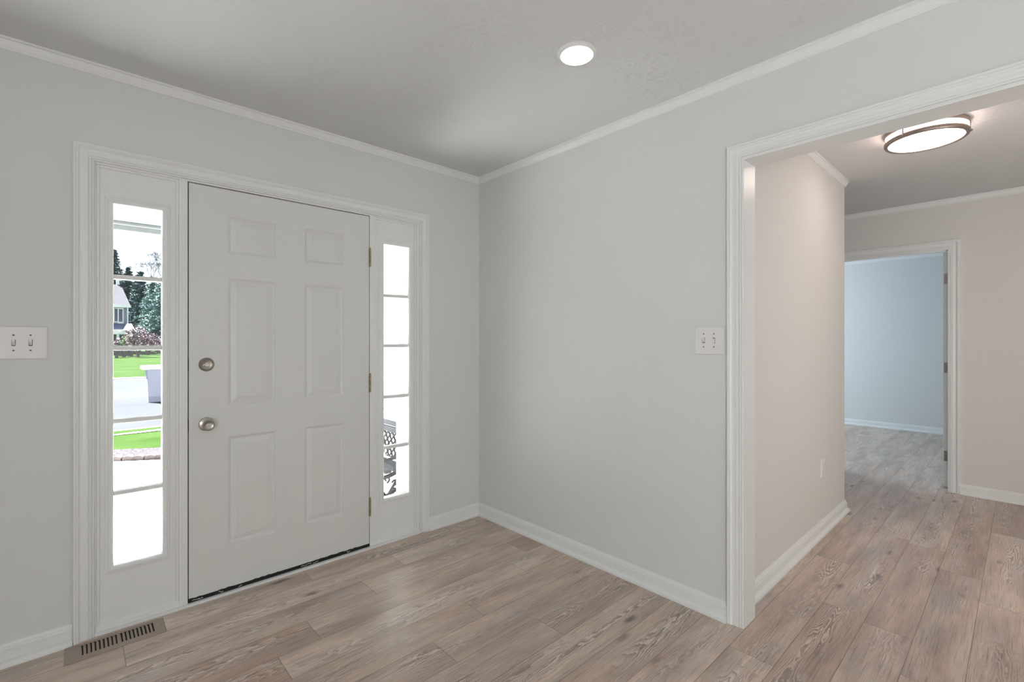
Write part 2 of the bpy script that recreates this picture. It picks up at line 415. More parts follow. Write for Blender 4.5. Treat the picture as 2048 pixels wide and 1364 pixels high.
slab = mb.build('door_panel', DOORP, door)
# frame: side jambs, mullion posts, head, sill
fr = MB()
for a, b in ((-2.118,-2.0935),(-1.8015,-1.7672),(-.8468,-.8070),(-.5205,-.486)): fr.box((a,0,.0125),(b,.125,2.0195))
fr.box((-2.118,0,2.0195),(-.486,.125,ez))
for a, b in ((-2.0935,-2.083),(-1.812,-1.8015),(-.8070,-.7965),(-.5305,-.5205)): fr.box((a,.006,.012),(b,.018,2.0195))
for a, b in ((-2.083,-1.812),(-.7965,-.5305)):
    fr.box((a,.006,2.0085),(b,.018,2.0195))
fr.build('door_frame', TRIM, door, bevel=.0012)
st = MB()
for a, b in ((-2.0935,-1.8015),(-.8070,-.5205)):
    st.add([(a,.0,.012),(b,.0,.012),(b,.0,.030),(a,.0,.030),(b,.010,.040),(a,.010,.040),(b,.010,.052),(a,.010,.052),(b,.020,.060),(a,.020,.060),(b,.020,.012),(a,.020,.012)],
           [(0,1,2,3),(3,2,4,5),(5,4,6,7),(7,6,8,9),(9,8,10,11),(11,10,1,0),(0,3,5,7,9,11),(1,10,8,6,4,2)])
st.build('bottom_stop', TRIM, door)
MB().box((-2.0995,-.016,.0),(-.5035,.004,.0125)).box((-2.118,.004,0),(-.486,.13,.0120)).build('threshold', TRIM, door, bevel=.002)
# weatherstrip: dark gap round the slab and a worn sweep under it
ws = MB(); g = .0022
ws.box((-1.7672,.018,.0125),(-1.7625,.05,2.0195)).box((-.8502,.014,.0125),(-.8468,.05,2.0195)).box((-1.7672,.018,2.0148),(-.8468,.05,2.0195))
rr = random.Random(3); n = 60
vs = []
for i in range(n+1):
    x = -1.7665+(.9195)*i/n; vs += [(x,.0025+rr.uniform(0,.001),.0126),(x,.0025+rr.uniform(0,.001),.0300+ (rr.uniform(-.001,.004) if rr.random()<.5 else 0))]
ws.add(vs, [(2*i,2*i+2,2*i+3,2*i+1) for i in range(n)]); ws.box((-1.7665,.0045,.0126),(-.8470,.04,.0305))
ws.build('weatherstrip', BLACK, door)
fl = MB(); rr = random.Random(11)
for cx, w in ((-1.735,.030),(-1.715,.018),(-1.63,.020),(-1.545,.016),(-1.22,.055),(-1.17,.030),(-.98,.02)):
    pts = [(cx+w*(i/7-.5), .0018, .020+rr.uniform(-.003,.004)) for i in range(8)]
    fl.tube(pts, .0011, 5)
fl.build('torn_seal', TRIM, door)
for zc, hh in ((1.146,.052),(.857,.056)):
    MB().box((-1.7700,.0012,zc-hh/2),(-1.7630,.010,zc+hh/2)).build('strike_plate', BLACK, door, bevel=.001)
# deadbolt
db = MB().lathe([(.033,0),(.033,-.005),(.0315,-.008),(.026,-.011),(.025,-.016),(.023,-.0185),(.018,-.0155),(0.001,-.0150)], (-1.691,dy,1.146), 'y', 48, False).build('deadbolt', NICKEL, door, smooth=True)
tt = MB(); tt.lathe([(.0001,-.014),(.012,-.014),(.012,-.019),(.010,-.021),(.0001,-.021)], (-1.691,dy,1.146), 'y', 32, False)
tt.sweep([(-1.711,1.146),(-1.691,1.1475),(-1.671,1.149)], [(-.0035,.018),(.0035,.018),(.0025,.027),(-.0025,.027)], lambda x, z, b: (x, dy-b, z))
tt.build('thumb_turn', NICKEL, db, smooth=True)
# knob
kb = MB().lathe([(.033,0),(.033,-.004),(.031,-.008),(.024,-.011),(.0155,-.0125),(.0115,-.016),(.0115,-.030),(.015,-.034),(.0235,-.040),(.0265,-.048),(.0265,-.056),(.025,-.0605),(.0225,-.062),(.021,-.0605),(.0105,-.0585),(.0102,-.0600),(.0092,-.0600),(.0001,-.0600)], (-1.691,dy,.857), 'y', 48, False).build('knob', NICKEL, door, smooth=True)
MB().sweep([(-1.698,.8575),(-1.684,.8565)], [(-.0016,.0595),(.0016,.0595),(.0013,.0655),(-.0013,.0655)], lambda x, z, b: (x, dy-b, z)).build('lock_button', NICKEL, kb)
for zc in (1.763, 1.0025, .251):
    hg = MB()
    for i in range(5): hg.lathe([(.0001,0),(.0052,0),(.0057,.001),(.0057,.0196),(.0052,.0206),(.0001,.0206)], (-.8462,-.0035,zc-.0535+i*.0214), 'z', 16, False)
    hg.box((-.8520,-.0006,zc-.0535),(-.8405,.0022,zc+.0535))
    hg.lathe([(.0001,.107),(.0045,.107),(.0055,.110),(.003,.114),(.0001,.115)], (-.8462,-.0035,zc-.0535), 'z', 16, False)
    hg.build('hinge', BRASS, door, smooth=True)
# ------------------------------------------------------------------ sidelights
def sidelight(name, sx0, sx1, gx0, gx1, label):
    w = struct(empty(name, ((sx0+sx1)/2, .02, 0)), label, 'window')
    y = .014; gz0, gz1 = .277, 1.861
    m = MB(); L = .030
    grid_face(m, [sx0,gx0-L,gx1+L,sx1], [.014,gz0-L,gz1+L,2.016], {(1,1)}, y)
    m.add([(sx0,y,.014),(sx1,y,.014),(sx1,y,2.016),(sx0,y,2.016),(sx0,y+.04,.014),(sx1,y+.04,.014),(sx1,y+.04,2.016),(sx0,y+.04,2.016)], [(0,1,5,4),(1,2,6,5),(2,3,7,6),(3,0,4,7)])
    grid_face(m, [sx0,gx0,gx1,sx1], [.014,gz0,gz1,2.016], {(1,1)}, y+.04)
    rings(m, gx0-L, gx1+L, gz0-L, gz1+L, [(0,y),(0,y-.004),(.003,y-.006),(.010,y-.0075),(.012,y-.0095),(.020,y-.0095),(.0275,y-.006),(L,y-.002),(L,y+.040)], False)
    m.build('sash', TRIM, w)
    MB().box((gx0,y+.016,gz0),(gx1,y+.020,gz1)).build('glass', GLASS, w)
    mu = MB()
    for zc in (1.543,1.2285,.907,.590): mu.box((gx0,y+.002,zc-.0098),(gx1,y+.0155,zc+.0098)); mu.box((gx0,y+.0205,zc-.0098),(gx1,y+.034,zc+.0098))
    mu.build('muntins', TRIM, w, bevel=.003)
    return w
sidelight('window_1', -2.0930, -1.8020, -2.036, -1.864, 'narrow five-pane sidelight window left of the front door, street in view')
sidelight('window_2', -.8065, -.5210, -.748, -.574, 'narrow five-pane sidelight window right of the front door, siding in view')
# exterior trim standing proud outside the frame
struct(MB().box((-2.20,.125,-.15),(-2.065,.155,2.14)).box((-.583,.125,-.15),(-.44,.155,2.14)).box((-2.20,.125,2.0),(-.44,.155,2.14)).build('trim_9', EXTW))

# ------------------------------------------------------------------ electrical plates
def switch_plate(name, o, across, out, w, h, gangs, label):
    A_, O_ = Vector(across), Vector(out); e = empty(name, o); base = Vector(o)
    def fn(a, z, d): return tuple(base + A_*a + O_*d + Vector((0,0,z)))
    m = MB(); prof = [(0,0),(0,.0025),(.003,.0055),(.006,.0062)]
    vs = []; fs = []
    for ins, d in prof: vs += [fn(-w/2+ins,-h/2+ins,d),fn(w/2-ins,-h/2+ins,d),fn(w/2-ins,h/2-ins,d),fn(-w/2+ins,h/2-ins,d)]
    for k in range(3):
        for i in range(4): j = (i+1) % 4; fs.append((k*4+i,k*4+j,(k+1)*4+j,(k+1)*4+i))
    fs.append((12,13,14,15)); m.add(vs, fs); m.build('cover_plate', PLATE, e)
    for ga, up in gangs:
        c = MB(); c.add([fn(ga+s*.0055,t*.0125,.0066) for s,t in ((-1,-1),(1,-1),(1,1),(-1,1))],[(0,1,2,3)]); c.build('toggle_slot', SLOT, e)
        s = 1 if up else -1
        t = MB(); vs = [fn(ga+i*.0042, z, d) for (z, d) in ((-.0095,.0066),(.0095,.0066),(.0095*.5+s*.0085,.0175),(-.0035+s*.0085,.0175)) for i in (-1,1)]
        t.add(vs, [(0,2,3,1),(2,4,5,3),(4,6,7,5),(6,0,1,7),(0,6,4,2),(1,3,5,7)]); t.build('toggle', PLATE, e, bevel=.0008)
        for z in (-.0302,.0302):
            sc_ = MB()
            vs = [fn(ga+.0032*math.cos(k*math.pi/6), z+.0032*math.sin(k*math.pi/6), .0068) for k in range(12)]
            sc_.add(vs, [tuple(range(12))]); sc_.build('screw', SLOT, e)
    tag(e, label, 'light switch'); return e
switch_plate('light_switch', (-2.3135,-.0002,1.254), (1,0,0), (0,-1,0), .146, .132, [(-.0235,True),(.0235,True)], 'white double toggle switch plate left of the front door casing')
switch_plate('light_switch', (-.0002,-1.7035,1.263), (0,-1,0), (-1,0,0), .136, .131, [(-.0245,True),(.0235,False)], 'white double toggle switch plate beside the wide cased opening')
# outlet on the hall wall
e = empty('wall_outlet', (1.452,-1.7902,.424)); b0 = Vector(e.location)
fo = lambda a, z, d: (b0.x+a, b0.y-d, b0.z+z)
m = MB(); w, h = .074, .120; vs = []; fs = []
for ins, d in [(0,0),(0,.003),(.003,.0060),(.006,.0068)]: vs += [fo(-w/2+ins,-h/2+ins,d),fo(w/2-ins,-h/2+ins,d),fo(w/2-ins,h/2-ins,d),fo(-w/2+ins,h/2-ins,d)]
for k in range(3):
    for i in range(4): j = (i+1) % 4; fs.append((k*4+i,k*4+j,(k+1)*4+j,(k+1)*4+i))
fs.append((12,13,14,15)); m.add(vs, fs); m.build('cover_plate', PLATE, e)
for zc in (.0195,-.0195):
    m = MB(); vs = []
    for d in (.0066,.0090):
        for k in range(20):
            a = 2*math.pi*k/20; vs.append(fo(.0168*math.cos(a), zc+max(-.0135,min(.0135,.0168*math.sin(a))), d))
    m.add(vs, [(k,(k+1)%20,20+(k+1)%20,20+k) for k in range(20)]+[tuple(range(20,40))]); r_ = m.build('receptacle', PLATE, e)
    m = MB()
    for a, hh in ((-.0063,.009),(.0063,.0075)): m.add([fo(a+s*.0012,zc+.003+t*hh/2,.0092) for s,t in ((-1,-1),(1,-1),(1,1),(-1,1))],[(0,1,2,3)])
    m.add([fo(.0026*math.cos(k*math.pi/5), zc-.0075+.0026*math.sin(k*math.pi/5), .0092) for k in range(10)], [tuple(range(10))]); m.build('slots', SLOT, r_)
m = MB(); m.add([fo(.003*math.cos(k*math.pi/6), .003*math.sin(k*math.pi/6), .0072) for k in range(12)], [tuple(range(12))]); m.build('screw', SLOT, e)
tag(e, 'white duplex outlet low on the hall wall past the opening', 'outlet')

# ------------------------------------------------------------------ lights of the house
LENS = emit('lamp_lens', (1.0,.97,.92), 10.0)
LENSW = emit('hall_lamp_lens', (1.0,.80,.70), 10.0)
e = empty('recessed_light', (-.65,-1.45,H)); o = Vector(e.location)
MB().lathe([(.064,-.012),(.068,-.0125),(.074,-.006),(.0795,-.0025),(.0795,0)], o, 'z', 64, False).build('trim_ring', PLATE, e, smooth=True)
MB().lathe([(.0660,-.0105),(.0655,-.0125),(.058,-.0165),(.040,-.0190),(.020,-.0200),(.0005,-.0202)], o, 'z', 64, False).build('lens', LENS, e, smooth=True)
tag(e, 'round white recessed light glowing in the entry ceiling', 'ceiling light')
e = empty('flush_mount_light', (1.31,-2.32,H)); o = Vector(e.location)
MB().lathe([(.001,-.001),(.180,-.001),(.1815,-.003),(.1815,-.022),(.179,-.0245),(.165,-.0245),(.160,-.020)], o, 'z', 96, False).build('ceiling_pan', BRONZE, e, smooth=True)
MB().lathe([(.168,-.022),(.1735,-.025),(.1735,-.052),(.166,-.0660),(.162,-.0690),(.12,-.0745),(.06,-.0780),(.0005,-.0790)], o, 'z', 96, False).build('glass_shade', LENSW, e, smooth=True)
MB().lathe([(.1760,-.0520),(.1800,-.0515),(.1815,-.0535),(.1815,-.0665),(.1785,-.0715),(.1650,-.0725),(.1625,-.0700),(.1700,-.0640),(.1760,-.0520)], o, 'z', 96, False).build('lower_ring', BRONZE, e, smooth=True)
for a in (155, 275, 35):
    ca, sa = math.cos(math.radians(a)), math.sin(math.radians(a))
    MB().tube([(o.x+.178*ca,o.y+.178*sa,o.z-.018),(o.x+.178*ca,o.y+.178*sa,o.z-.058)], .0042, 10).tube([(o.x+.181*ca,o.y+.181*sa,o.z-.060),(o.x+.188*ca,o.y+.188*sa,o.z-.066)], .0055, 10).build('post', BRONZE, e, smooth=True)
tag(e, 'round bronze double-ring flush ceiling light glowing in the hall', 'ceiling light')

# ------------------------------------------------------------------ floor vent
vx0, vx1, vy0, vy1 = -2.192, -1.866, -.168, -.031
e = empty('floor_vent', ((vx0+vx1)/2,(vy0+vy1)/2,0)); m = MB()
sl = [-1.911-.0132*i for i in range(9)] + [-2.0345-.0132*i for i in range(9)]
sl = sorted([(s-.0052, s+.0052) for s in sl])
xs = [vx0]+[q for s in sl for q in s]+[vx1]
z = .0045
def gz(mb, xs, ys, holes, z):
    for i in range(len(xs)-1):
        for k in range(len(ys)-1):
            if (i,k) in holes: continue
            mb.add([(xs[i],ys[k],z),(xs[i+1],ys[k],z),(xs[i+1],ys[k+1],z),(xs[i],ys[k+1],z)],[(0,1,2,3)])
ys = [vy0+.006,-.138,-.058,vy1-.006]; xs[0] += .006; xs[-1] -= .006
gz(m, xs, ys, {(1+2*i,1) for i in range(18)}, z)
x0,x1,y0,y1 = xs[0],xs[-1],ys[0],ys[-1]
m.add([(x0,y0,z),(x1,y0,z),(x1,y1,z),(x0,y1,z),(vx0,vy0,.001),(vx1,vy0,.001),(vx1,vy1,.001),(vx0,vy1,.001)], [(0,4,5,1),(1,5,6,2),(2,6,7,3),(3,7,4,0)])
m.build('grille_plate', TAUPE, e, recalc=False)
MB().box((xs[0],ys[0],.0006),(xs[-1],ys[-1],.0012)).build('slot_shade_tray', DARK, e)  # black tray on the floor; its colour stands in for duct shade
m = MB()
for s in sl: m.add([(s[0],-.138,z-.0002),(s[0]+.0056,-.138,.0018),(s[0]+.0056,-.058,.0018),(s[0],-.058,z-.0002)],[(0,1,2,3)])
m.build('louvers', TAUPE, e)
m = MB(); m.add([(-1.879+.0022*math.cos(k*.6283), -.0955+.0022*math.sin(k*.6283), .0047) for k in range(10)], [tuple(range(10))]); m.build('screw_hole', DARK, e)
tag(e, 'taupe metal floor register with two rows of slots below the left sidelight', 'floor vent')

# ------------------------------------------------------------------ open door of the far room
d2 = struct(empty('door_2', (3.305,-2.24,0)), 'white door standing open beyond the hall, seen edge-on', 'door')
MB().box((3.306,-2.2555,.012),(4.05,-2.2205,2.012)).build('door_panel', TRIM, d2, bevel=.001)
MB().box((3.183,fy0-.012,0),(3.305,fy0,fz)).box((3.183,fy1,0),(3.305,fy1+.012,fz)).box((3.183,fy0-.012,fz),(3.305,fy1+.012,fz+.012)).box((3.215,fy0,0),(3.262,fy0+.005,fz)).box((3.215,fy0,fz-.010),(3.262,fy1,fz)).build('door_frame', TRIM, d2)
for zc in (1.789,1.028,.274):
    m = MB(); m.box((3.3040,-2.2500,zc-.044),(3.3062,-2.2265,zc+.044)).lathe([(.0001,0),(.005,0),(.005,.088),(.0001,.088)], (3.3035,-2.2565,zc-.044), 'z', 12, False)
    hq = m.build('hinge', STEEL, d2, bevel=.0008)
    m = MB()
    for dz_ in (-.03,0,.03): m.lathe([(.0001,-.0030),(.0028,-.0030),(.0032,-.0020)], (3.3062,-2.238+(.004 if dz_ else -.004),zc+dz_), 'x', 10, False)
    m.build('screws', SLOT, hq)

# ================================================================== outdoors
C0 = Vector((-2.15693,-2.69182,1.265)); FW = Vector((math.cos(math.radians(47.3)), math.sin(math.radians(47.3)),0)); RT = Vector((FW.y,-FW.x,0))
def at_y(px, py, y):        # the point seen at a pixel on the vertical plane of that y
    r = FW + RT*((px-1024)/945) + Vector((0,0,1))*((680-py)/945); return C0 + r*((y-C0.y)/r.y)
def at_z(px, py, z):
    r = FW + RT*((px-1024)/945) + Vector((0,0,1))*((680-py)/945); return C0 + r*((z-C0.z)/r.z)
# ground
def prism(name, pts, z0, z1, m, parent=None):
    n = len(pts); vs = [(x,y,z0) for x,y in pts] + [(x,y,z1) for x,y in pts]
    return MB().add(vs, [tuple(range(n))[::-1], tuple(range(n,2*n))] + [(i,(i+1)%n,n+(i+1)%n,n+i) for i in range(n)]).build(name, m, parent)
struct(prism('porch_slab', [(-3.6,.12),(0,.12),(0,2.056),(-3.6,2.056)], -.35, -.15, CONC))
struct(prism('walkway', [(-3.6,2.068),(.0,2.048),(.0,3.74),(-3.6,3.66)], -.35, -.152, CONC))
struct(prism('walkway_end', [(-3.6,3.672),(.0,3.752),(.0,3.9),(-1.404,4.226),(-1.83,4.500),(-3.6,5.6)], -.35, -.152, CONC))
struct(prism('garden_bed', [(-3.6,5.6),(-1.83,4.505),(-1.404,4.230),(2.5,3.2),(2.5,4.6),(-1.308,5.107),(-1.793,5.359),(-6,6.8)], -.4, -.165, MULCH))
def ground_strip(name, rows, m):
    vs = []; fs = []
    for (y, z, xa, xb) in rows: vs += [(xa,y,z),(xb,y,z)]
    for i in range(len(rows)-1): fs.append((2*i,2*i+1,2*i+3,2*i+2))
    o = MB().add(vs, fs).build(name, m, recalc=False); return struct(o)
ground_strip('front_lawn', [(3.0,-.35,-20,20),(4.6,-.185,-20,20),(6.0,-.20,-20,20),(8.42,-.37,-20,20)], GRASSM)
struct(MB().add([(-6,7.10,-.272),(2.5,7.50,-.285),(2.5,7.85,-.305),(-1.0,7.56,-.29),(-1.75,7.40,-.28),(-6,7.16,-.275)],[(0,1,2,3,4,5)]).build('sidewalk', CONC))
ground_strip('road', [(8.42,-.44,-60,60),(24.0,-.44,-60,60)], ASPH)
struct(MB().box((-60,8.30,-.6),(60,8.44,-.365)).box((-60,24.0,-.6),(60,24.35,-.40)).build('kerb', CONC))
ground_strip('far_lawn', [(24.34,-.41,-80,80),(40,-.30,-80,80),(60,-.2,-80,80),(140,1.2,-160,160)], GRASSM)
# scalloped edging stones
first = None; ed0, ed1 = Vector((-2.25,4.775,0)), Vector((-1.15,4.165,0)); n = 11
for i in range(n):
    p = ed0.lerp(ed1, (i+.5)/n)
    if first is None:
        m = MB(); k = 10; wd = .105; vs = []
        for yy in (-.03,.03):
            vs += [(-wd/2,yy,-.03),(wd/2,yy,-.03)] + [(wd/2*math.cos(math.pi*t/k), yy, .022+.030*math.sin(math.pi*t/k)) for t in range(k+1)]
        q = k+3; m.add(vs, [tuple(range(q))[::-1], tuple(range(q,2*q))] + [(t,(t+1)%q,q+(t+1)%q,q+t) for t in range(q)])
        s = m.build('edging_stone', BRICK); first = s
    else: s = first.copy(); col.objects.link(s)
    s.location = (p.x, p.y+.02, -.152); s.rotation_euler = (0,0,math.atan2(ed1.y-ed0.y, ed1.x-ed0.x)+ (.12 if i % 2 else -.1))
    tag(s, 'small pinkish scalloped edging stone along the stone-chip bed', 'edging stone', 'scalloped edging stones beside the walkway')
# porch roof with beam and downlight
e = empty('porch_roof', (-1.8,1.4,2.3))
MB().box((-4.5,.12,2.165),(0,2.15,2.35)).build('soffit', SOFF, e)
MB().box((-4.5,1.96,2.100),(0,2.10,2.165)).box((-4.5,1.94,2.140),(0,1.96,2.165)).build('beam', BEAM, e, bevel=.004)
tag(e, 'white porch ceiling and beam seen at the top of the left sidelight', 'porch roof')
e = empty('porch_downlight', (-1.795,1.555,2.165)); o = Vector(e.location)
MB().lathe([(.075,-.001),(.075,-.006),(.060,-.010)], o, 'z', 40, False).build('trim_ring', PLATE, e, smooth=True)
MB().lathe([(.060,-.008),(.035,-.012),(.0005,-.013)], o, 'z', 40, False).build('lens', emit('porch_lens', (1,.98,.95), 4.0), e, smooth=True)
tag(e, 'small round light in the porch ceiling outside the left sidelight', 'porch light')
# siding wall of the house wing on the right of the porch
m = MB(); lap = .1143; z0 = -.05; prof = []
nlap = 23
for i in range(nlap): prof += [(-.020, z0+i*lap), (-.003, z0+(i+1)*lap-.0005)]
vs = [];
for x, zz in prof: vs += [(x-.01,.12,zz),(x-.01,6.5,zz)]
fs = [(2*i,2*i+1,2*i+3,2*i+2) for i in range(len(prof)-1)]
m.add(vs, fs); m.box((-.008,.12,-.4),(.10,6.5,2.6)); struct(m.build('wall_outside', SIDING, recalc=False))
struct(MB().box((.0,.12,2.59),(6.6,6.5,2.7)).box((.1,6.4,-.4),(6.6,6.5,2.6)).box((6.5,1.3,-.4),(6.6,6.5,2.6)).build('garage_shell', EXTW))

# bench on the porch: wood slats in cast-iron ends
def bench():
    e = empty('garden_bench', (-.40,1.15,-.15)); fz_ = -.15
    yN, yF = .56, 1.78
    def spiral(cx, cz, r0, r1, a0, turns, n=22):
        return [(cx+(r0+(r1-r0)*t/n)*math.cos(a0+turns*2*math.pi*t/n), cz+(r0+(r1-r0)*t/n)*math.sin(a0+turns*2*math.pi*t/n)) for t in range(n+1)]
    def bez(a, b, c, d, n=14):
        return [tuple(a[i]*(1-t)**3+3*b[i]*t*(1-t)**2+3*c[i]*t*t*(1-t)+d[i]*t**3 for i in (0,1)) for t in [k/n for k in range(n+1)]]
    for y in (yN, yF):
        m = MB()
        P = lambda pts: [(x, y, z) for x, z in pts]
        m.tube(P(bez((-.66,.285),(-.55,.20),(-.38,.22),(-.27,.31))), [.016]*15, 8)      # curved seat rail
        m.tube(P(bez((-.27,.31),(-.235,.42),(-.22,.50),(-.19,.60))), .014, 8)           # back upright
        m.tube(P(bez((-.68,.395),(-.56,.345),(-.40,.365),(-.24,.375))), .012, 8)         # arm
        m.tube(P(spiral(-.665,.375,.026,.008,.9,1.1)), .008, 6)
        m.tube(P(spiral(-.50,.345,.016,.004,1.6,1.0)), .007, 6)
        m.tube(P(bez((-.64,.28),(-.66,.16),(-.60,.05),(-.66,-.15))), .015, 8)            # front leg
        m.tube(P(bez((-.27,.31),(-.30,.17),(-.24,.05),(-.18,-.15))), .015, 8)            # back leg
        m.tube(P(bez((-.62,.10),(-.50,.06),(-.42,.10),(-.26,.16))), .012, 8)             # lower stretcher
        m.tube(P(bez((-.60,.24),(-.52,.20),(-.47,.12),(-.44,.085))), .010, 6)
        m.tube(P(bez((-.30,.26),(-.36,.20),(-.40,.13),(-.44,.085))), .010, 6)
        for cx, cz, a, t in ((-.50,.175,.2,1.1),(-.37,.175,2.9,-1.1),(-.44,.215,-1.5,1.0),(-.50,.105,1.5,-1.0),(-.335,.23,3.4,1.0),(-.385,.115,0,1.0)):
            m.tube(P(spiral(cx,cz,.026,.006,a,t)), .0075, 6)
        m.build('end_frame', IRON, e, smooth=True)
    for i, x in enumerate((-.63,-.565,-.50,-.435,-.37,-.31)):
        z = .262+.10*abs((x+.45)/.2)**2*.35
        MB().box((x-.026,yN-.02,z),(x+.026,yF+.02,z+.020)).build('seat_slat', BWOOD, e, bevel=.003)
    bx = lambda z: -.245+(z-.3)*.16
    for z in (.52,.565):
        MB().add([(bx(z)-.012,yN-.02,z-.02),(bx(z)+.012,yN-.02,z-.02),(bx(z)+.012,yN-.02,z+.02),(bx(z)-.012,yN-.02,z+.02),(bx(z)-.012,yF+.02,z-.02),(bx(z)+.012,yF+.02,z-.02),(bx(z)+.012,yF+.02,z+.02),(bx(z)-.012,yF+.02,z+.02)],
                 [(0,1,2,3),(7,6,5,4),(0,4,5,1),(1,5,6,2),(2,6,7,3),(3,7,4,0)]).build('back_rail', BWOOD, e, bevel=.003)
    m = MB(); z0, z1 = .30, .50; st_ = .075; y = yN
    m.tube([(bx(z1),yN,z1),(bx(z1),yF,z1)], .010, 6); m.tube([(bx(z0),yN,z0),(bx(z0),yF,z0)], .010, 6)
    y = yN-.2
    while y < yF:
        for s in (1,-1):
            pts = []
            for t in range(9):
                zz = z0+(z1-z0)*t/8; yy = (y + .2*t/8) if s > 0 else (y+.2-.2*t/8)
                if yN <= yy <= yF: pts.append((bx(zz),yy,zz))
            if len(pts) > 1: m.tube(pts, .0085, 6)
        y += .066
    m.build('lattice_back', IRON, e, smooth=True)
    tag(e, 'garden bench with grey cast-iron lattice back and scrolled end on the porch', 'bench')
bench()
# grey bin with a white lid by the road
e = empty('wheeled_bin', (*at_z(313,803,-.44)[:2],-.44)); o = Vector(e.location)
m = MB(); q = [( -.20,0),(.20,0)]
vs = [(o.x+sx*(.19 if k==0 else .235), o.y+sy*(.19 if k==0 else .235), o.z+(0 if k==0 else .90)) for k in (0,1) for sx,sy in ((-1,-1),(1,-1),(1,1),(-1,1))]
m.add(vs, [(3,2,1,0),(4,5,6,7),(0,1,5,4),(1,2,6,5),(2,3,7,6),(3,0,4,7)]); m.build('body', BINM, e, bevel=.02)
MB().box((o.x-.33,o.y-.30,o.z+.90),(o.x+.33,o.y+.30,o.z+1.0)).build('lid', EXTW, e, bevel=.015)
tag(e, 'grey upright box with a flat white top standing out by the road', 'bin')

# house across the street
def house():
    y = 62.0; g = -.2
    def X(px): return at_y(px, 680, y).x
    def Z(py): return at_y(245, py, y).z
    e = empty('house', (X(240), y, g))
    xl, xr = X(150), X(256.5); ze, zt = Z(611), Z(580)
    MB().box((xl,y,Z(648)),(xr,y+8,ze)).build('upper_wall', GREYW, e)
    MB().box((xl,y+.2,g-.4),(xr-.2,y+8,Z(664))).build('lower_wall', GREYW, e)
    # hipped main roof
    m = MB(); ov = .35; xa, xb = xl-ov, X(260.5); ya, yb = y-ov, y+8+ov
    rx = xb-(xb-X(247)); m.add([(xa,ya,ze),(xb,ya,ze),(xb,yb,ze),(xa,yb,ze),(xa+3,(ya+yb)/2,zt+.9),(rx,(ya+yb)/2,zt+.9),(xa,ya,ze-.15),(xb,ya,ze-.15),(xb,yb,ze-.15),(xa,yb,ze-.15)],
          [(0,1,5,4),(1,2,5),(2,3,4,5),(3,0,4),(0,6,7,1),(1,7,8,2),(2,8,9,3),(3,9,6,0),(9,8,7,6)]); m.build('roof', ROOFM, e)
    MB().box((xa,ya-.04,ze-.22),(xb+.04,ya+.06,ze+.03)).build('gutter', EXTW, e)
    MB().tube([(xr-.05,y-.06,ze-.2),(xr-.05,y-.06,Z(648))], .06, 8).build('downpipe', EXTW, e)
    MB().box((X(238),y+4,zt+.4),(X(244),y+4.8,zt+1.5)).build('chimney', EXTW, e)
    w = MB().box((X(225),y-.06,Z(645)),(X(236),y+.02,Z(616))).build('window', EXTW, e); MB().box((X(229),y-.09,Z(643)),(X(235),y-.05,Z(618))).build('pane', HGLASS, w)
    w = MB().box((X(235.6),y-.07,Z(647)),(X(247),y+.02,Z(616))).build('window', EXTW, e); MB().box((X(237.6),y-.10,Z(643.5)),(X(245),y-.06,Z(618.5))).build('pane', HGLASS, w)
    # porch
    MB().add([(xl,y,Z(648)),(X(252),y,Z(648)),(X(256),y-2.2,Z(661)),(xl,y-2.2,Z(661)),(xl,y,Z(662)),(X(252),y,Z(662))],[(0,1,2,3),(1,5,2),(3,2,5,4)]).build('porch_roof', BLUEW, e)
    MB().add([(X(252),y-2.3,Z(648)),(X(259.5),y-2.3,Z(648)),(X(265),y-2.9,Z(661)),(X(243),y-2.9,Z(661)),(X(259),y,Z(648)),(X(252),y,Z(648)),(X(265),y,Z(662)),(X(243),y,Z(662))],[(0,1,2,3),(0,5,4,1),(1,4,6,2),(2,6,7,3),(3,7,5,0)]).build('dormer_roof', EXTW, e)
    MB().box((xl,y-2.3,Z(669)),(X(262),y-2.0,Z(662))).build('porch_beam', EXTW, e)
    for p_ in (233,258): MB().box((X(p_)-.1,y-2.25,g-.4),(X(p_)+.1,y-2.05,Z(668))).build('porch_post', EXTW, e)
    MB().box((X(242),y+.12,g-.2),(X(247),y+.22,Z(672))).build('pane', HGLASS, e)
    tag(e, 'grey two-storey house with hip roof across the street', 'house')
house()

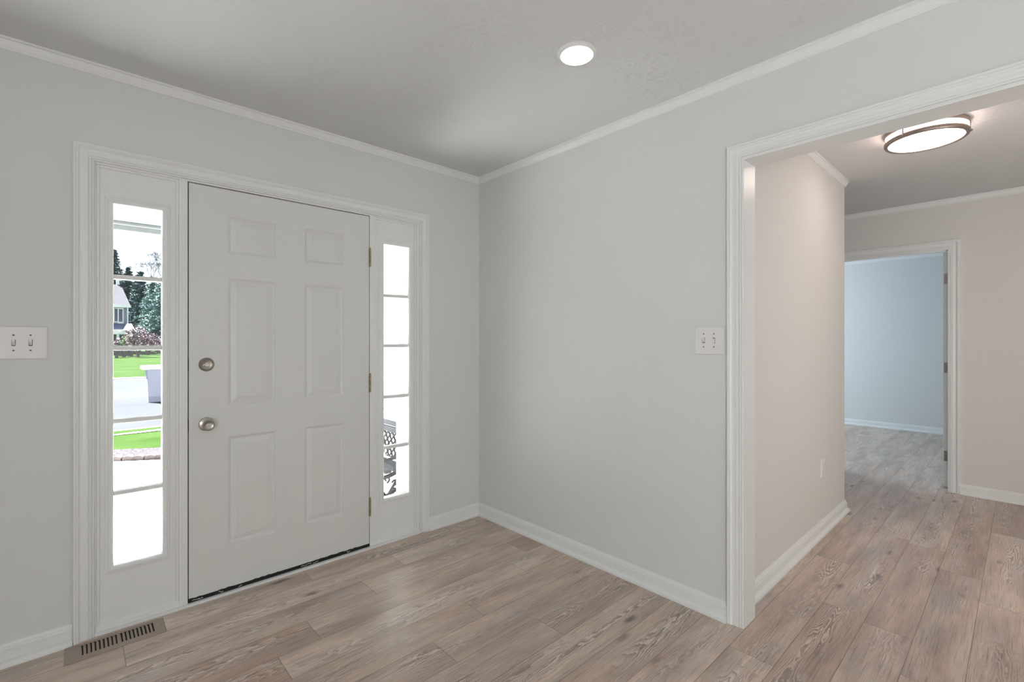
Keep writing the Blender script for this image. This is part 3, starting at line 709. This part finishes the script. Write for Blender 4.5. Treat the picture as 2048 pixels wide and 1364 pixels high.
# trees
def foliage(mb, c, r, n, size, rng, flat=1.0):
    for _ in range(n):
        while True:
            d = Vector((rng.uniform(-1,1), rng.uniform(-1,1), rng.uniform(-1,1)))
            if d.length < 1: break
        p = Vector(c) + Vector((d.x*r[0], d.y*r[1], d.z*r[2]))
        a = Vector((rng.uniform(-1,1), rng.uniform(-1,1), rng.uniform(-1,1)*flat)).normalized(); b = a.orthogonal().normalized()
        b.rotate(Matrix.Rotation(rng.uniform(0,6.28), 3, a)); s = size*rng.uniform(.5,1.3)
        mb.add([p+a*s*1.6, p+b*s*.55, p-a*s*.6, p-b*s*.55], [(0,1,2,3)])
def conifer(px, ptop, y, rad, m, label, seed, g=-.2, dens=1.0):
    rng = random.Random(seed); top = at_y(px, ptop, y); X_, Zt = top.x, top.z
    e = empty('conifer_tree', (X_, y, g)); h = Zt-g
    MB().tube([(X_,y,g-.3),(X_,y,g+h*.5),(X_,y,Zt-.1)], [.22,.14,.03], 8).build('trunk', BARK, e)
    mb = MB(); lv = int(h/.42)
    for i in range(lv):
        t = (i+1)/lv; z = g+.9+(h-.9)*t; R = rad*(1-t)**.75+.12
        for k in range(rng.randint(7,10)):
            a = rng.uniform(0,6.283); rr_ = R*rng.uniform(.65,1.12); nseg = max(2,int(rr_/.30))
            for s in range(nseg):
                q = (s+.6)/nseg; p = (X_+rr_*q*math.cos(a), y+rr_*q*math.sin(a), z-.30*rr_*q*q+rng.uniform(-.08,.08))
                foliage(mb, p, (.28,.28,.16), int(9*dens), .16, rng, .5)
    mb.build('foliage', m, e, recalc=False); tag(e, label, 'tree', 'trees across the street')
conifer(229, 502, 99, 3.7, PINE, 'tall dark conifer behind the grey house roof', 1)
conifer(256, 538, 90, 3.5, PINE, 'dark conifer just right of the grey house chimney', 2)
conifer(281, 546, 81.5, 3.0, PINE, 'dark conifer in the middle of the left sidelight view', 3)
conifer(306, 556, 74, 2.5, PINE2, 'pale blue-green conifer in front of the darker ones', 4)
conifer(330, 545, 66.5, 2.9, PINE2, 'pale blue-green conifer at the right edge of the left sidelight', 5)
def bare_tree(px, ptop, y, seed, label):
    rng = random.Random(seed); top = at_y(px, ptop, y); e = empty('bare_tree', (top.x, y, -.2)); h = top.z+.2
    tr = MB(); tw = MB()
    tr.tube([(top.x,y,-.5),(top.x+.1,y,h*.35),(top.x,y,h*.55)], [.2,.14,.10], 8)
    def br(p, d, L, r, k):
        q = p + d*L; tw.tube([p, (p+q)/2+Vector((rng.uniform(-.1,.1),rng.uniform(-.1,.1),.05)), q], [r, r*.8, r*.55], 5)
        if k == 0: foliage(tw, q, (.22,.22,.2), 5, .07, rng); return
        for _ in range(3):
            nd = (d + Vector((rng.uniform(-.8,.8), rng.uniform(-.8,.8), rng.uniform(-.15,.6)))).normalized(); br(q, nd, L*.66, r*.62, k-1)
    for i in range(5): br(Vector((top.x,y,-.2+h*(.42+.03*i))), Vector((rng.uniform(-.7,.7),rng.uniform(-.7,.7),1)).normalized(), h*.20, .07, 4)
    tr.build('trunk', BARK, e); tw.build('branches', BARK, e, recalc=False); tag(e, label, 'tree', 'trees across the street')
bare_tree(321, 512, 94, 9, 'sparse bare-twigged tree rising above the conifers at the right')
def shrub(name, px, py, y, rx, h, m, label, seed, n=900, cat='shrub', g=None, sz=.10):
    rng = random.Random(seed); p = at_y(px, py, y); gz_ = p.z if g is None else g
    e = empty(name, (p.x, y, gz_)); st = MB(); fo_ = MB()
    for i in range(14):
        a = rng.uniform(0,6.28); q = Vector((p.x+math.cos(a)*rx*.75, y+math.sin(a)*rx*.6, gz_+h*rng.uniform(.6,.95)))
        st.tube([(p.x+rng.uniform(-.1,.1),y,gz_-.05), ((p.x+q.x)/2+rng.uniform(-.1,.1),(y+q.y)/2,gz_+h*.45), q], [.035,.022,.008], 5)
    foliage(fo_, (p.x,y,gz_+h*.62), (rx,rx*.8,h*.42), n, sz, rng)
    st.build('stems', BARK, e); fo_.build('foliage', m, e, recalc=False); tag(e, label, cat, 'shrubs across the street')
shrub('shrub', 247, 711, 55.0, .75, 1.7, BLOOM, 'reddish shrub at the corner of the grey house porch', 31)
shrub('shrub', 262, 712, 53.0, .80, 2.0, LIME, 'yellow-green shrub between two reddish shrubs across the street', 32)
shrub('shrub', 276, 713, 49.6, 1.0, 2.6, BLOOM, 'large reddish bare-stemmed shrub in the middle of the far lawn edge', 33, 700)
shrub('shrub', 296, 710, 57.0, 1.2, 2.2, BLOOM, 'broad purplish shrub below the pale conifers', 34, 1000)
shrub('shrub', 318, 709, 60.9, 1.2, 1.6, BLOOM, 'low purplish shrub at the right edge of the far lawn', 35, 900)
shrub('hedge_bush', 233, 716, 49.4, .65, 1.1, EVERG, 'dark clipped bush at the left edge of the far lawn', 36, 900, 'bush')
shrub('hedge_bush', 248, 716, 51.3, .60, .9, EVERG, 'dark clipped bush beside the red-stemmed shrub', 37, 900, 'bush')
